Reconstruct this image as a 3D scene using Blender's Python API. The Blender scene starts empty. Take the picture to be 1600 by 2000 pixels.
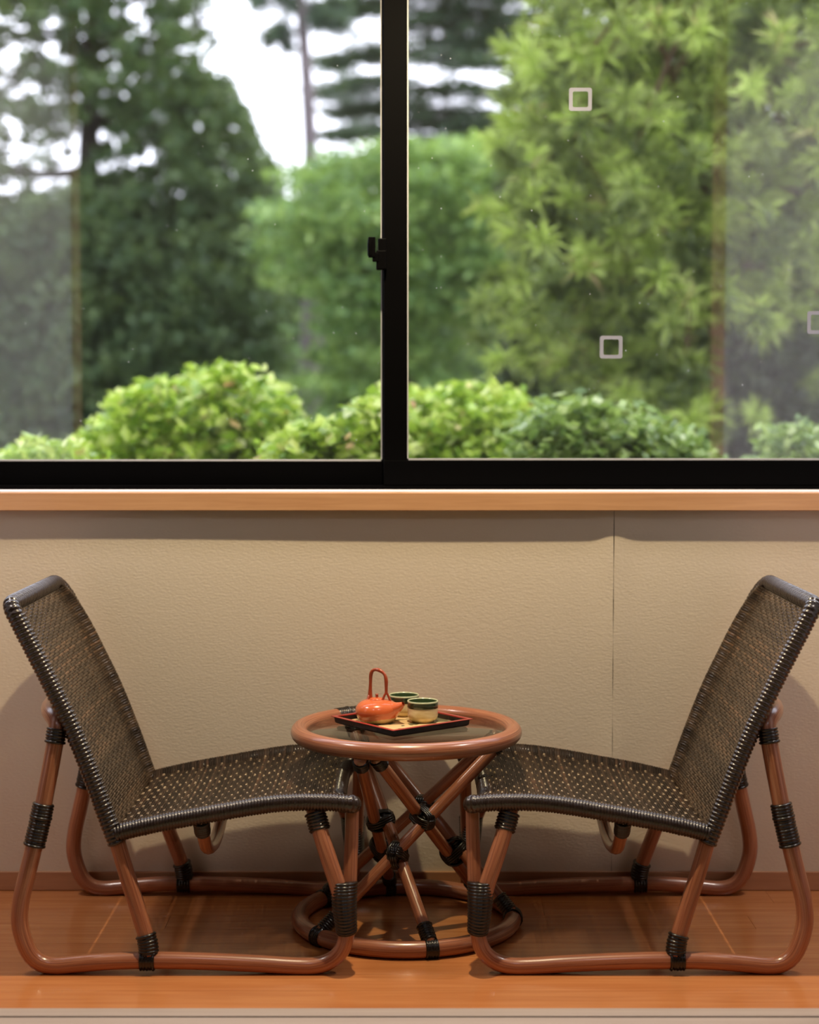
import bpy, math, random
import numpy as np
from mathutils import Vector, Matrix

random.seed(7)
rng = np.random.default_rng(7)
SC = bpy.context.scene
COL = SC.collection
PI = math.pi

# ------------------------------------------------------------------ camera
F = 3364.6                      # focal length in pixels of a 1600 wide frame
PITCH = 0.0615947
CAMZ = 1.1298
cam = bpy.data.cameras.new('camera')
cam.sensor_fit = 'HORIZONTAL'
cam.sensor_width = 24.0
cam.lens = F / 1600 * 24.0
cam.clip_start = 0.05
cam.clip_end = 300
cam.dof.use_dof = True
cam.dof.focus_distance = 3.63
cam.dof.aperture_fstop = 1.6
camo = bpy.data.objects.new('camera', cam)
camo.location = (0, 0, CAMZ)
camo.rotation_euler = (PI / 2 - PITCH, 0, 0)
COL.objects.link(camo)
SC.camera = camo

# ------------------------------------------------------------------ sky, exposure
w = bpy.data.worlds.new('overcast_sky')
SC.world = w
w.use_nodes = True
bg = w.node_tree.nodes['Background']
bg.inputs[0].default_value = (0.87, 0.88, 1.0, 1)
bg.inputs[1].default_value = 4.5
SC.view_settings.view_transform = 'Standard'
SC.view_settings.look = 'None'
SC.view_settings.gamma = 1
SC.view_settings.use_curve_mapping = False
SC.view_settings.exposure = 0.0
SC.cycles.use_denoising = True
SC.cycles.max_bounces = 10
SC.cycles.transparent_max_bounces = 16
SC.cycles.caustics_reflective = False
SC.cycles.caustics_refractive = False


def spot(name, loc, target, power, color, radius, angle, blend=0.6):
    l = bpy.data.lights.new(name, 'SPOT')
    l.energy = power
    l.color = color
    l.shadow_soft_size = radius
    l.spot_size = math.radians(angle)
    l.spot_blend = blend
    o = bpy.data.objects.new(name, l)
    o.location = loc
    d = Vector(target) - Vector(loc)
    o.rotation_euler = d.to_track_quat('-Z', 'Y').to_euler()
    COL.objects.link(o)
    return o


# recessed ceiling lamps over the window bay, and unseen lamps added as weak cool fill
spot('bay_downlight', (0.02, 3.36, 2.45), (0.02, 3.50, 0), 190, (1.0, 0.81, 0.52), 0.022, 140, 0.8)
spot('bay_downlight.001', (-1.45, 3.50, 2.45), (-1.2, 3.55, 0), 72, (1.0, 0.88, 0.80), 0.12, 130, 0.9)
spot('bay_downlight.002', (1.45, 3.50, 2.45), (1.2, 3.55, 0), 72, (1.0, 0.88, 0.80), 0.12, 130, 0.9)
spot('room_fill_lamp', (-0.6, 1.7, 2.55), (-0.4, 3.0, 0.2), 11, (0.90, 0.88, 1.0), 0.10, 90, 0.9)
spot('room_fill_lamp.001', (0.6, 1.7, 2.55), (0.4, 3.0, 0.2), 11, (0.90, 0.88, 1.0), 0.10, 90, 0.9)


# ------------------------------------------------------------------ helpers
CP, SP = math.cos(PITCH), math.sin(PITCH)


def at(u, v, Y):
    """point of the vertical plane at depth Y seen at photo pixel u, v"""
    a, b = (u - 800) / F, (1000 - v) / F
    dy, dz = CP + b * SP, -SP + b * CP
    t = Y / dy
    return np.array([a * t, Y, CAMZ + dz * t])


def depth_at(v, z):
    b = (1000 - v) / F
    return (z - CAMZ) * (CP + b * SP) / (-SP + b * CP)


def V(*a):
    return np.array(a, dtype=float)


def unit(a):
    return a / (np.linalg.norm(a) + 1e-12)


def np_mesh(name, verts, faces, mats, smooth=True, uv=None, fmat=None):
    """faces: int array (n,3)/(n,4) or a list of such arrays / lists"""
    me = bpy.data.meshes.new(name)
    verts = np.asarray(verts, dtype=np.float32)
    if isinstance(faces, np.ndarray):
        faces = [faces]
    loops, starts, tot, n = [], [], 0, 0
    for f in faces:
        f = np.asarray(f, dtype=np.int32)
        if f.ndim == 1:
            f = f[None, :]
        k = f.shape[1]
        loops.append(f.ravel())
        starts.append(tot + np.arange(f.shape[0], dtype=np.int32) * k)
        tot += f.size
        n += f.shape[0]
    loops = np.concatenate(loops)
    starts = np.concatenate(starts)
    me.vertices.add(len(verts))
    me.vertices.foreach_set('co', verts.ravel())
    me.loops.add(len(loops))
    me.loops.foreach_set('vertex_index', loops)
    me.polygons.add(n)
    me.polygons.foreach_set('loop_start', starts)
    if fmat is not None:
        me.polygons.foreach_set('material_index', np.asarray(fmat, dtype=np.int32))
    me.polygons.foreach_set('use_smooth', np.full(n, smooth))
    if uv is not None:
        l = me.uv_layers.new(name='UVMap')
        l.data.foreach_set('uv', np.asarray(uv, dtype=np.float32)[loops].ravel())
    me.update(calc_edges=True)
    me.validate()
    for m in (mats if isinstance(mats, (list, tuple)) else [mats]):
        me.materials.append(m)
    return me


class MB:
    """collects pieces of geometry and links them as one mesh object"""
    def __init__(s):
        s.v, s.uv, s.f4, s.f3, s.fn = [], [], [], [], []
        s.n = 0

    def add(s, verts, quads=None, tris=None, ngons=(), uv=None):
        verts = np.asarray(verts, dtype=float)
        s.v.append(verts)
        s.uv.append(np.zeros((len(verts), 2)) if uv is None else uv)
        if quads is not None and len(quads):
            s.f4.append(np.asarray(quads) + s.n)
        if tris is not None and len(tris):
            s.f3.append(np.asarray(tris) + s.n)
        for g in ngons:
            s.fn.append(np.asarray(g) + s.n)
        s.n += len(verts)
        return s

    def box(s, x0, x1, y0, y1, z0, z1, M=None):
        v = V(*[(x, y, z) for x in (x0, x1) for y in (y0, y1) for z in (z0, z1)])
        if M is not None:
            v = v @ M.T
        q = [[0, 1, 3, 2], [4, 6, 7, 5], [0, 4, 5, 1], [2, 3, 7, 6], [0, 2, 6, 4], [1, 5, 7, 3]]
        return s.add(v, q)

    def tube(s, P, r, segs=12, closed=False, caps=True, ry=None, up=None, vscale=1.0):
        P = np.asarray(P, dtype=float)
        n = len(P)
        r = np.full(n, r) if np.isscalar(r) else np.asarray(r, dtype=float)
        ry = r if ry is None else (np.full(n, ry) if np.isscalar(ry) else np.asarray(ry, dtype=float))
        T = np.zeros_like(P)
        if closed:
            T = np.roll(P, -1, 0) - np.roll(P, 1, 0)
        else:
            T[1:-1] = P[2:] - P[:-2]
            T[0] = P[1] - P[0]
            T[-1] = P[-1] - P[-2]
        T /= np.linalg.norm(T, axis=1)[:, None] + 1e-12
        N = np.zeros_like(P)
        a = up if up is not None else (V(0, 0, 1) if abs(T[0][2]) < 0.9 else V(1, 0, 0))
        N[0] = unit(a - T[0] * np.dot(a, T[0]))
        for i in range(1, n):
            N[i] = unit(N[i - 1] - T[i] * np.dot(N[i - 1], T[i]))
        if up is not None:
            for i in range(n):
                N[i] = unit(up - T[i] * np.dot(up, T[i]))
        B = np.cross(T, N)
        ang = np.linspace(0, 2 * PI, segs, endpoint=False)
        ca, sa = np.cos(ang), np.sin(ang)
        ring = P[:, None, :] + r[:, None, None] * ca[None, :, None] * N[:, None, :] + ry[:, None, None] * sa[None, :, None] * B[:, None, :]
        L = np.concatenate([[0], np.cumsum(np.linalg.norm(np.diff(P, axis=0), axis=1))])
        uv = np.stack([np.broadcast_to(1 - np.abs(1 - ang / PI), (n, segs)), np.broadcast_to(L[:, None] * vscale, (n, segs))], -1)
        i = np.arange(n if closed else n - 1)[:, None]
        j = np.arange(segs)[None, :]
        i2, j2 = (i + 1) % n, (j + 1) % segs
        q = np.stack([i * segs + j + 0 * i2, i * segs + j2, i2 * segs + j2, i2 * segs + j], -1).reshape(-1, 4)
        ng = []
        if caps and not closed:
            ng = [np.arange(segs)[::-1], (n - 1) * segs + np.arange(segs)]
        return s.add(ring.reshape(-1, 3), q, ngons=ng, uv=uv.reshape(-1, 2))

    def lathe(s, prof, c=(0, 0, 0), segs=40, sx=1.0, sy=1.0, M=None):
        prof = np.asarray(prof, dtype=float)
        a = np.linspace(0, 2 * PI, segs, endpoint=False)
        n = len(prof)
        v = np.stack([prof[:, None, 0] * np.cos(a) * sx, prof[:, None, 0] * np.sin(a) * sy, np.broadcast_to(prof[:, None, 1], (n, segs))], -1).reshape(-1, 3)
        if M is not None:
            v = v @ M.T
        v = v + np.asarray(c)
        i = np.arange(n - 1)[:, None]
        j = np.arange(segs)[None, :]
        j2 = (j + 1) % segs
        q = np.stack([i * segs + j, i * segs + j2, (i + 1) * segs + j2, (i + 1) * segs + j], -1).reshape(-1, 4)
        return s.add(v, q)

    def mesh(s, name, mat, smooth=True, off=(0, 0, 0)):
        v = np.concatenate(s.v) - np.asarray(off)
        fs = []
        if s.f4:
            fs.append(np.concatenate(s.f4))
        if s.f3:
            fs.append(np.concatenate(s.f3))
        fs += s.fn
        return np_mesh(name, v, fs, mat, smooth, np.concatenate(s.uv))

    def build(s, name, mat, parent=None, smooth=True, off=(0, 0, 0)):
        o = bpy.data.objects.new(name, s.mesh(name, mat, smooth, off))
        COL.objects.link(o)
        if parent is not None:
            o.parent = parent
        return o


def bevel(o, wdt=0.003, seg=2):
    m = o.modifiers.new('bevel', 'BEVEL')
    m.width = wdt
    m.segments = seg
    m.limit_method = 'ANGLE'
    return o


def flat_mod(o):
    for p in o.data.polygons:
        p.use_smooth = False
    return o


def tag(o, label=None, cat=None, group=None, kind=None):
    if label: o['label'] = label
    if cat: o['category'] = cat
    if group: o['group'] = group
    if kind: o['kind'] = kind
    return o


def empty(name, loc, rz=0):
    o = bpy.data.objects.new(name, None)
    o.empty_display_size = 0.05
    o.location = loc
    o.rotation_euler = (0, 0, rz)
    COL.objects.link(o)
    return o


def catmull(P, per=12, closed=False):
    P = np.asarray(P, dtype=float)
    n = len(P)
    out = []
    for i in range(n if closed else n - 1):
        if closed:
            p0, p1, p2, p3 = P[(i - 1) % n], P[i], P[(i + 1) % n], P[(i + 2) % n]
        else:
            p1, p2 = P[i], P[i + 1]
            p0 = P[i - 1] if i > 0 else 2 * p1 - p2
            p3 = P[i + 2] if i + 2 < n else 2 * p2 - p1
        for t in np.linspace(0, 1, per, endpoint=False):
            out.append(0.5 * (2 * p1 + (p2 - p0) * t + (2 * p0 - 5 * p1 + 4 * p2 - p3) * t * t + (3 * p1 - p0 - 3 * p2 + p3) * t ** 3))
    if not closed:
        out.append(P[-1])
    return np.array(out)


def resample(P, step, closed=False):
    P = np.asarray(P, dtype=float)
    if closed:
        P = np.vstack([P, P[:1]])
    L = np.concatenate([[0], np.cumsum(np.linalg.norm(np.diff(P, axis=0), axis=1))])
    n = max(2, int(round(L[-1] / step)) + 1)
    s = np.linspace(0, L[-1], n)
    Q = np.stack([np.interp(s, L, P[:, k]) for k in range(3)], -1)
    return Q[:-1] if closed else Q


def fillet(P, R, seg=8):
    P = [np.asarray(p, dtype=float) for p in P]
    out = [P[0]]
    for i in range(1, len(P) - 1):
        a, b, c = P[i - 1], P[i], P[i + 1]
        r = R[i - 1] if hasattr(R, '__len__') else R
        if r <= 0:
            out.append(b)
            continue
        u, v = unit(a - b), unit(c - b)
        th = math.acos(max(-1, min(1, float(np.dot(u, v)))))
        d = min(r / math.tan(th / 2), 0.49 * np.linalg.norm(a - b), 0.49 * np.linalg.norm(c - b))
        p, q = b + u * d, b + v * d
        for t in np.linspace(0, 1, seg + 1):
            out.append((1 - t) ** 2 * p + 2 * t * (1 - t) * b + t * t * q)
    out.append(P[-1])
    return np.array(out)


def subpath(P, s0, s1):
    """stretch of a polyline between arc lengths s0 and s1"""
    P = np.asarray(P, dtype=float)
    L = np.concatenate([[0], np.cumsum(np.linalg.norm(np.diff(P, axis=0), axis=1))])
    s = np.linspace(s0, s1, max(2, int(abs(s1 - s0) / 0.004)))
    return np.stack([np.interp(s, L, P[:, k]) for k in range(3)], -1)


def ridged(mb, P, r, pitch=0.0055, amp=0.0013, segs=12, closed=False, ry=None, up=None, caps=True, jit=0.0):
    """a rod tightly wound with strand: every turn is a raised ring"""
    Q = resample(P, pitch / 5, closed)
    k = np.arange(len(Q)) % 5
    m = np.array([0.0, 0.72, 1.0, 1.0, 0.72])[k]
    tw = (np.arange(len(Q)) // 5)
    j = np.random.default_rng(3).normal(0, 1, tw.max() + 1)[tw] * jit
    rr = r + amp * (m - 0.6) + j
    ryy = None if ry is None else ry + amp * (m - 0.6) + j
    return mb.tube(Q, rr, segs, closed, ry=ryy, up=up, caps=caps)


# ------------------------------------------------------------------ materials
class Mat:
    def __init__(s, name):
        s.m = bpy.data.materials.new(name)
        s.m.use_nodes = True
        s.t = s.m.node_tree
        s.n = s.t.nodes
        s.p = s.n['Principled BSDF']

    def node(s, typ, **kw):
        n = s.n.new(typ)
        for k, v in kw.items():
            if k.startswith('i_'):
                n.inputs[k[2:].replace('_', ' ')].default_value = v
            else:
                setattr(n, k, v)
        return n

    def link(s, a, b):
        s.t.links.new(a, b)

    def coords(s, kind='Object', scale=(1, 1, 1)):
        tc = s.node('ShaderNodeTexCoord')
        mp = s.node('ShaderNodeMapping')
        mp.inputs['Scale'].default_value = scale
        s.link(tc.outputs[kind], mp.inputs[0])
        return mp.outputs[0]

    def noise(s, vec, scale, detail=4, rough=0.55, dist=0.0):
        n = s.node('ShaderNodeTexNoise')
        n.inputs['Scale'].default_value = scale
        n.inputs['Detail'].default_value = detail
        n.inputs['Roughness'].default_value = rough
        n.inputs['Distortion'].default_value = dist
        s.link(vec, n.inputs['Vector'])
        return n.outputs[0]

    def ramp(s, fac, stops):
        r = s.node('ShaderNodeValToRGB')
        e = r.color_ramp.elements
        while len(e) < len(stops):
            e.new(0.5)
        for el, (p, c) in zip(e, stops):
            el.position = p
            el.color = (*c, 1) if len(c) == 3 else c
        s.link(fac, r.inputs[0])
        return r.outputs[0]

    def mixc(s, fac, a, b, mode='MIX'):
        m = s.node('ShaderNodeMix', data_type='RGBA', blend_type=mode)
        for sock, val in ((m.inputs[0], fac), (m.inputs[6], a), (m.inputs[7], b)):
            if isinstance(val, (int, float)):
                sock.default_value = val
            elif isinstance(val, tuple):
                sock.default_value = (*val, 1)
            else:
                s.link(val, sock)
        return m.outputs[2]

    def math(s, op, a, b=0.0, clamp=False):
        m = s.node('ShaderNodeMath', operation=op, use_clamp=clamp)
        for sock, val in ((m.inputs[0], a), (m.inputs[1], b)):
            if isinstance(val, (int, float)):
                sock.default_value = val
            else:
                s.link(val, sock)
        return m.outputs[0]

    def bump(s, h, strength=0.3, dist=0.002):
        b = s.node('ShaderNodeBump')
        b.inputs['Strength'].default_value = strength
        b.inputs['Distance'].default_value = dist
        s.link(h, b.inputs['Height'])
        s.link(b.outputs[0], s.p.inputs['Normal'])

    def set(s, **kw):
        for k, v in kw.items():
            i = s.p.inputs[k.replace('_', ' ')]
            if isinstance(v, tuple):
                i.default_value = (*v, 1)
            elif isinstance(v, (int, float)):
                i.default_value = v
            else:
                s.link(v, i)
        return s.m


def simple(name, col, rough=0.5, spec=0.5, coat=0.0, var=0.12, scale=20):
    M = Mat(name)
    n = M.noise(M.coords('Object'), scale)
    c = M.mixc(n, tuple(x * (1 - var) for x in col), tuple(min(1, x * (1 + var)) for x in col))
    return M.set(Base_Color=c, Roughness=rough, Specular_IOR_Level=spec, Coat_Weight=coat, Coat_Roughness=0.08)


def rattan_mat():
    M = Mat('rattan_pole')
    v = M.coords('UV', (20, 3.0, 1))
    g = M.noise(v, 1.6, 7, 0.72, 0.5)
    big = M.noise(M.coords('UV', (2, 5, 1)), 1.0, 3)
    c = M.ramp(g, [(0.32, (0.10, 0.030, 0.016)), (0.44, (0.24, 0.078, 0.042)), (0.55, (0.39, 0.158, 0.080)), (0.72, (0.57, 0.295, 0.168))])
    c = M.mixc(M.math('MULTIPLY', big, 0.55), c, (0.27, 0.09, 0.045))
    M.bump(g, 0.12, 0.001)
    return M.set(Base_Color=c, Roughness=0.30, Coat_Weight=0.45, Coat_Roughness=0.16)


def strand_mat(name, ramp, rough, coat=0.0, nscale=30, spec=0.5):
    M = Mat(name)
    g = M.node('ShaderNodeNewGeometry')
    n = M.noise(M.coords('Object'), nscale, 3)
    n2 = M.noise(M.coords('Object'), 3.0, 2)
    f = M.math('ADD', M.math('MULTIPLY', g.outputs['Random Per Island'], 0.5), M.math('ADD', M.math('MULTIPLY', n, 0.45), M.math('MULTIPLY', M.math('SUBTRACT', n2, 0.5), 0.6)))
    c = M.ramp(f, ramp)
    return M.set(Base_Color=c, Roughness=rough, Coat_Weight=coat, Coat_Roughness=0.15, Specular_IOR_Level=spec)


RATTAN = rattan_mat()
WEAVE = strand_mat('woven_cane', [(0.15, (0.008, 0.0052, 0.0038)), (0.45, (0.016, 0.0105, 0.0075)), (0.70, (0.034, 0.021, 0.014)), (0.90, (0.12, 0.058, 0.033))], 0.36, 0.0, spec=0.12)
WARP = strand_mat('pale_cane', [(0.25, (0.05, 0.033, 0.02)), (0.5, (0.20, 0.14, 0.085)), (0.85, (0.55, 0.43, 0.29))], 0.22, 0.3)
WEAVEB = strand_mat('woven_cane_brown', [(0.15, (0.016, 0.010, 0.007)), (0.45, (0.040, 0.026, 0.017)), (0.68, (0.078, 0.050, 0.031)), (0.92, (0.19, 0.095, 0.052))], 0.26, 0.06, spec=0.32)
WRAP = strand_mat('rim_wrapping', [(0.2, (0.009, 0.0055, 0.005)), (0.6, (0.020, 0.012, 0.010)), (0.9, (0.045, 0.026, 0.020))], 0.27, 0.35)
BIND = strand_mat('black_binding', [(0.2, (0.004, 0.003, 0.003)), (0.8, (0.010, 0.007, 0.006))], 0.27, 0.08)


def plank_mat():
    M = Mat('varnished_plank')
    g = M.node('ShaderNodeObjectInfo')
    tc = M.node('ShaderNodeTexCoord')
    mp = M.node('ShaderNodeMapping')
    mp.inputs['Scale'].default_value = (1.2, 26, 26)
    add = M.node('ShaderNodeVectorMath', operation='ADD')
    comb = M.node('ShaderNodeCombineXYZ')
    M.link(M.math('MULTIPLY', g.outputs['Random'], 37.0), comb.inputs[0])
    M.link(M.math('MULTIPLY', g.outputs['Random'], 11.0), comb.inputs[1])
    M.link(tc.outputs['Object'], mp.inputs[0])
    M.link(mp.outputs[0], add.inputs[0])
    M.link(comb.outputs[0], add.inputs[1])
    n = M.noise(add.outputs[0], 2.4, 5, 0.6, 0.5)
    c = M.ramp(n, [(0.25, (0.40, 0.140, 0.045)), (0.5, (0.50, 0.195, 0.068)), (0.75, (0.58, 0.25, 0.095))])
    c = M.mixc(M.math('MULTIPLY', g.outputs['Random'], 0.30), c, (0.40, 0.13, 0.04))
    r = M.math('ADD', M.math('MULTIPLY', M.noise(M.coords('Object'), 5, 3), 0.12), 0.16)
    M.bump(n, 0.04, 0.001)
    return M.set(Base_Color=c, Roughness=r, Coat_Weight=0.25, Coat_Roughness=0.1)


def wood_mat(name, a, b, scale=(1.5, 30, 30), rough=0.45, coat=0.1):
    M = Mat(name)
    n = M.noise(M.coords('Object', scale), 2.2, 5, 0.6, 0.6)
    s = M.noise(M.coords('Object'), 18, 3)
    c = M.mixc(M.math('MULTIPLY', s, 0.25), M.ramp(n, [(0.25, a), (0.75, b)]), b)
    M.bump(n, 0.08, 0.001)
    return M.set(Base_Color=c, Roughness=rough, Coat_Weight=coat)


def plaster_mat():
    M = Mat('beige_wallpaper')
    vec = M.coords('Object', (0.5, 1, 1))
    n = M.noise(vec, 200, 4, 0.6, 0.3)
    n2 = M.noise(vec, 260, 3, 0.6)
    big = M.noise(vec, 1.3, 2)
    c = M.mixc(big, (0.60, 0.52, 0.41), (0.66, 0.57, 0.45))
    h = M.math('ADD', n, M.math('MULTIPLY', n2, 0.35))
    M.bump(h, 0.34, 0.0018)
    return M.set(Base_Color=c, Roughness=0.85, Specular_IOR_Level=0.25)


def glass_mat(name, tint, specks=False, f0=0.045):
    M = Mat(name)
    M.n.remove(M.p)
    out = M.n['Material Output']
    lw = M.node('ShaderNodeLayerWeight')
    lw.inputs[0].default_value = 0.5
    fac = M.math('ADD', f0, M.math('MULTIPLY', M.math('POWER', lw.outputs['Facing'], 5.0), 1 - f0), True)
    tr = M.node('ShaderNodeBsdfTransparent')
    tr.inputs[0].default_value = (*tint, 1)
    gl = M.node('ShaderNodeBsdfGlossy')
    gl.inputs['Roughness'].default_value = 0.0
    mx = M.node('ShaderNodeMixShader')
    M.link(fac, mx.inputs[0])
    M.link(tr.outputs[0], mx.inputs[1])
    M.link(gl.outputs[0], mx.inputs[2])
    res = mx.outputs[0]
    if specks:
        vo = M.node('ShaderNodeTexVoronoi')
        vo.inputs['Scale'].default_value = 95
        M.link(M.coords('Object'), vo.inputs['Vector'])
        sep = M.node('ShaderNodeSeparateColor')
        M.link(vo.outputs['Color'], sep.inputs[0])
        size = M.math('MULTIPLY', M.math('POWER', sep.outputs[0], 26.0), 0.17)
        dot = M.math('LESS_THAN', vo.outputs['Distance'], size)
        film = M.math('MULTIPLY', M.noise(M.coords('Object', (1, 1, 0.5)), 3.0, 4), 0.010)
        df = M.node('ShaderNodeBsdfDiffuse')
        df.inputs[0].default_value = (0.85, 0.86, 0.9, 1)
        tl = M.node('ShaderNodeBsdfTranslucent')
        tl.inputs[0].default_value = (0.85, 0.86, 0.9, 1)
        ad = M.node('ShaderNodeMixShader')
        M.link(df.outputs[0], ad.inputs[1])
        M.link(tl.outputs[0], ad.inputs[2])
        m2 = M.node('ShaderNodeMixShader')
        M.link(M.math('MAXIMUM', M.math('MULTIPLY', dot, 0.35), film), m2.inputs[0])
        M.link(res, m2.inputs[1])
        M.link(ad.outputs[0], m2.inputs[2])
        res = m2.outputs[0]
    M.link(res, out.inputs['Surface'])
    return M.m


def leaf_mat(name, stops, rough=0.5, trans=0.35):
    M = Mat(name)
    g = M.node('ShaderNodeAttribute', attribute_name='tint')
    f = g.outputs['Fac']
    c = M.ramp(f, stops)
    M.set(Base_Color=c, Roughness=rough, Specular_IOR_Level=0.4)
    out = M.n['Material Output']
    tl = M.node('ShaderNodeBsdfTranslucent')
    M.link(M.mixc(0.5, c, (0.35, 0.5, 0.06), 'MIX'), tl.inputs[0])
    mx = M.node('ShaderNodeMixShader')
    mx.inputs[0].default_value = trans
    M.link(M.p.outputs[0], mx.inputs[1])
    M.link(tl.outputs[0], mx.inputs[2])
    M.link(mx.outputs[0], out.inputs['Surface'])
    return M.m


def bark_mat(name, a, b):
    M = Mat(name)
    n = M.noise(M.coords('Object', (1, 1, 0.3)), 22, 5, 0.65, 0.5)
    M.bump(n, 0.6, 0.02)
    return M.set(Base_Color=M.ramp(n, [(0.3, a), (0.7, b)]), Roughness=0.9, Specular_IOR_Level=0.2)


PLANK = plank_mat()
PLASTER = plaster_mat()
LEDGE = wood_mat('ledge_wood', (0.44, 0.22, 0.10), (0.58, 0.32, 0.16), (2, 40, 40), 0.4, 0.15)
BASEB = wood_mat('baseboard_wood', (0.36, 0.17, 0.085), (0.47, 0.24, 0.125), (1.5, 40, 40), 0.4, 0.2)
RAILW = wood_mat('track_wood', (0.33, 0.265, 0.235), (0.42, 0.345, 0.31), (1.2, 60, 60), 0.5, 0.1)
DARKW = wood_mat('dark_wood', (0.022, 0.014, 0.010), (0.045, 0.028, 0.018), (3, 3, 30), 0.6, 0.0)
POSTW = wood_mat('post_wood', (0.30, 0.18, 0.09), (0.42, 0.26, 0.14), (20, 20, 2), 0.5, 0.0)
BLACKM = simple('black_aluminium', (0.0012, 0.0011, 0.0013), 0.55, 0.03)
GREYM = simple('grey_gasket', (0.42, 0.42, 0.44), 0.5)
WHITEW = simple('white_plaster', (0.78, 0.78, 0.80), 0.9, 0.2, var=0.04)
CEILM = simple('ceiling_board', (0.40, 0.31, 0.22), 0.8, 0.2)
TATAMI = simple('tatami_straw', (0.42, 0.38, 0.22), 0.8, 0.2, scale=60)
GLASS = glass_mat('window_glass', (0.965, 0.97, 0.975), True, 0.075)
TGLASS = glass_mat('smoked_glass', (0.80, 0.81, 0.78), False, 0.03)
STICK = simple('frosted_sticker', (0.23, 0.24, 0.31), 0.7)
SOIL = simple('soil', (0.06, 0.05, 0.03), 0.95, 0.1, var=0.4, scale=3)

# ------------------------------------------------------------------ room
YW = depth_at(1740, 0.0)                       # face of the baseboard
WALL = YW + 0.008                              # face of the wall
YE = depth_at(1970, 0.0)                       # front edge of the wooden floor
RX = 3.0
YB = -0.9                                      # far side of the room behind the camera
CEIL = 2.7

# wooden floor of the window bay: planks across the bay on a sub-floor
PW = 0.0985
floor = MB().box(-RX, RX, YE, WALL + 0.05, -0.06, -0.012).build('floor', DARKW, smooth=False)
tag(floor, kind='structure')
cuts = {1: [], 2: [], 3: [-0.53, 1.6], 4: [-1.6, 0.9], 5: [-0.53, 0.75], 6: [-1.2, 0.3]}
row = 0
y = YE
while y < WALL + 0.02:
    xs = [-RX] + cuts.get(row, [0.03 + 0.4 * ((row * 7) % 5 - 2)] if row else []) + [RX]
    for a, b in zip(xs[:-1], xs[1:]):
        p = MB().box(a + 0.0003, b - 0.0003, y + 0.0003, min(y + PW, WALL + 0.04) - 0.0003, -0.012, 0).build('plank', PLANK, floor, smooth=False)
    y += PW
    row += 1

# sliding-door track of pale wood between bay and room
y1 = depth_at(1985.5, 0.0)
y2 = depth_at(1988.5, 0.0)
tr = tag(MB().box(-RX, RX, y2 - 0.16, YE - 0.0005, -0.06, -0.010).build('trim_2', DARKW, smooth=False), kind='structure')
for a, b in ((y1, YE - 0.001), (y2 - 0.05, y2), (y2 - 0.09, y2 - 0.055)):
    bevel(MB().box(-RX, RX, a, b, -0.010, 0.0015).build('track_rail', RAILW, tr, smooth=False), 0.001, 1)
tag(MB().box(-RX, RX, YB - 2.0, y2 - 0.165, -0.06, 0.0).build('floor.001', TATAMI, smooth=False), kind='structure')

# wall under the window: two widths of paper meeting in a slightly raised seam
LZ0 = at(0, 998, WALL - 0.027)[2]
LZ1 = at(0, 962, WALL - 0.027)[2]
SEAM = at(1198, 1200, WALL)[0]


def wall_sheet(x0, x1):
    xs = np.unique(np.concatenate([np.linspace(x0, x1, 40), np.clip(np.linspace(SEAM - 0.12, SEAM + 0.12, 49), x0, x1)]))
    zs = np.linspace(-0.02, LZ0 + 0.02, 60)
    X, Z = np.meshgrid(xs, zs)
    wob = 1 + 0.25 * np.sin(Z * 9) + 0.15 * np.sin(Z * 23 + 1)
    Yv = WALL - 0.0035 * np.exp(-((X - SEAM) / 0.035) ** 2) * wob + 0.0012 * np.sin(X * 2.1 + 0.6) + 0.0006 * np.sin(X * 5.3 + Z * 2)
    Xv = X.copy()
    edge = np.abs(X - SEAM) < 1e-6
    gap = 0.00025 + 0.0005 * np.clip((Z - 0.35) / 0.5, 0, 1) + 0.0003 * np.sin(Z * 40)
    Xv[edge] += (np.abs(gap) * (-1 if x1 <= SEAM + 1e-6 else 1))[edge]
    v = np.stack([Xv, Yv, Z], -1).reshape(-1, 3)
    n, m = X.shape
    i = np.arange(n - 1)[:, None]
    j = np.arange(m - 1)[None, :]
    q = np.stack([i * m + j, i * m + j + 1, (i + 1) * m + j + 1, (i + 1) * m + j], -1).reshape(-1, 4)
    return v, q


wall = tag(MB().box(-RX, RX, WALL + 0.006, WALL + 0.13, -0.06, LZ0 + 0.02).build('wall_back', simple('wall_core', (0.10, 0.08, 0.06), 0.9), smooth=False), kind='structure')
for a, b in ((-RX, SEAM), (SEAM, RX)):
    v, q = wall_sheet(a, b)
    MB().add(v, q).build('wallpaper', PLASTER, wall)

bz = at(0, 1703, YW)[2]
bb = MB().box(-RX, RX, YW, WALL + 0.001, 0.001, bz).build('baseboard_back', BASEB, smooth=False)
tag(bevel(bb, 0.0015, 2), kind='structure')

YFR = depth_at(958.5, LZ1)                     # window frame face
led = MB().box(-RX, RX, WALL - 0.027, YFR + 0.1, LZ0, LZ1).build('trim_1', LEDGE, smooth=False)
tag(bevel(led, 0.002, 2), kind='structure')

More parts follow.
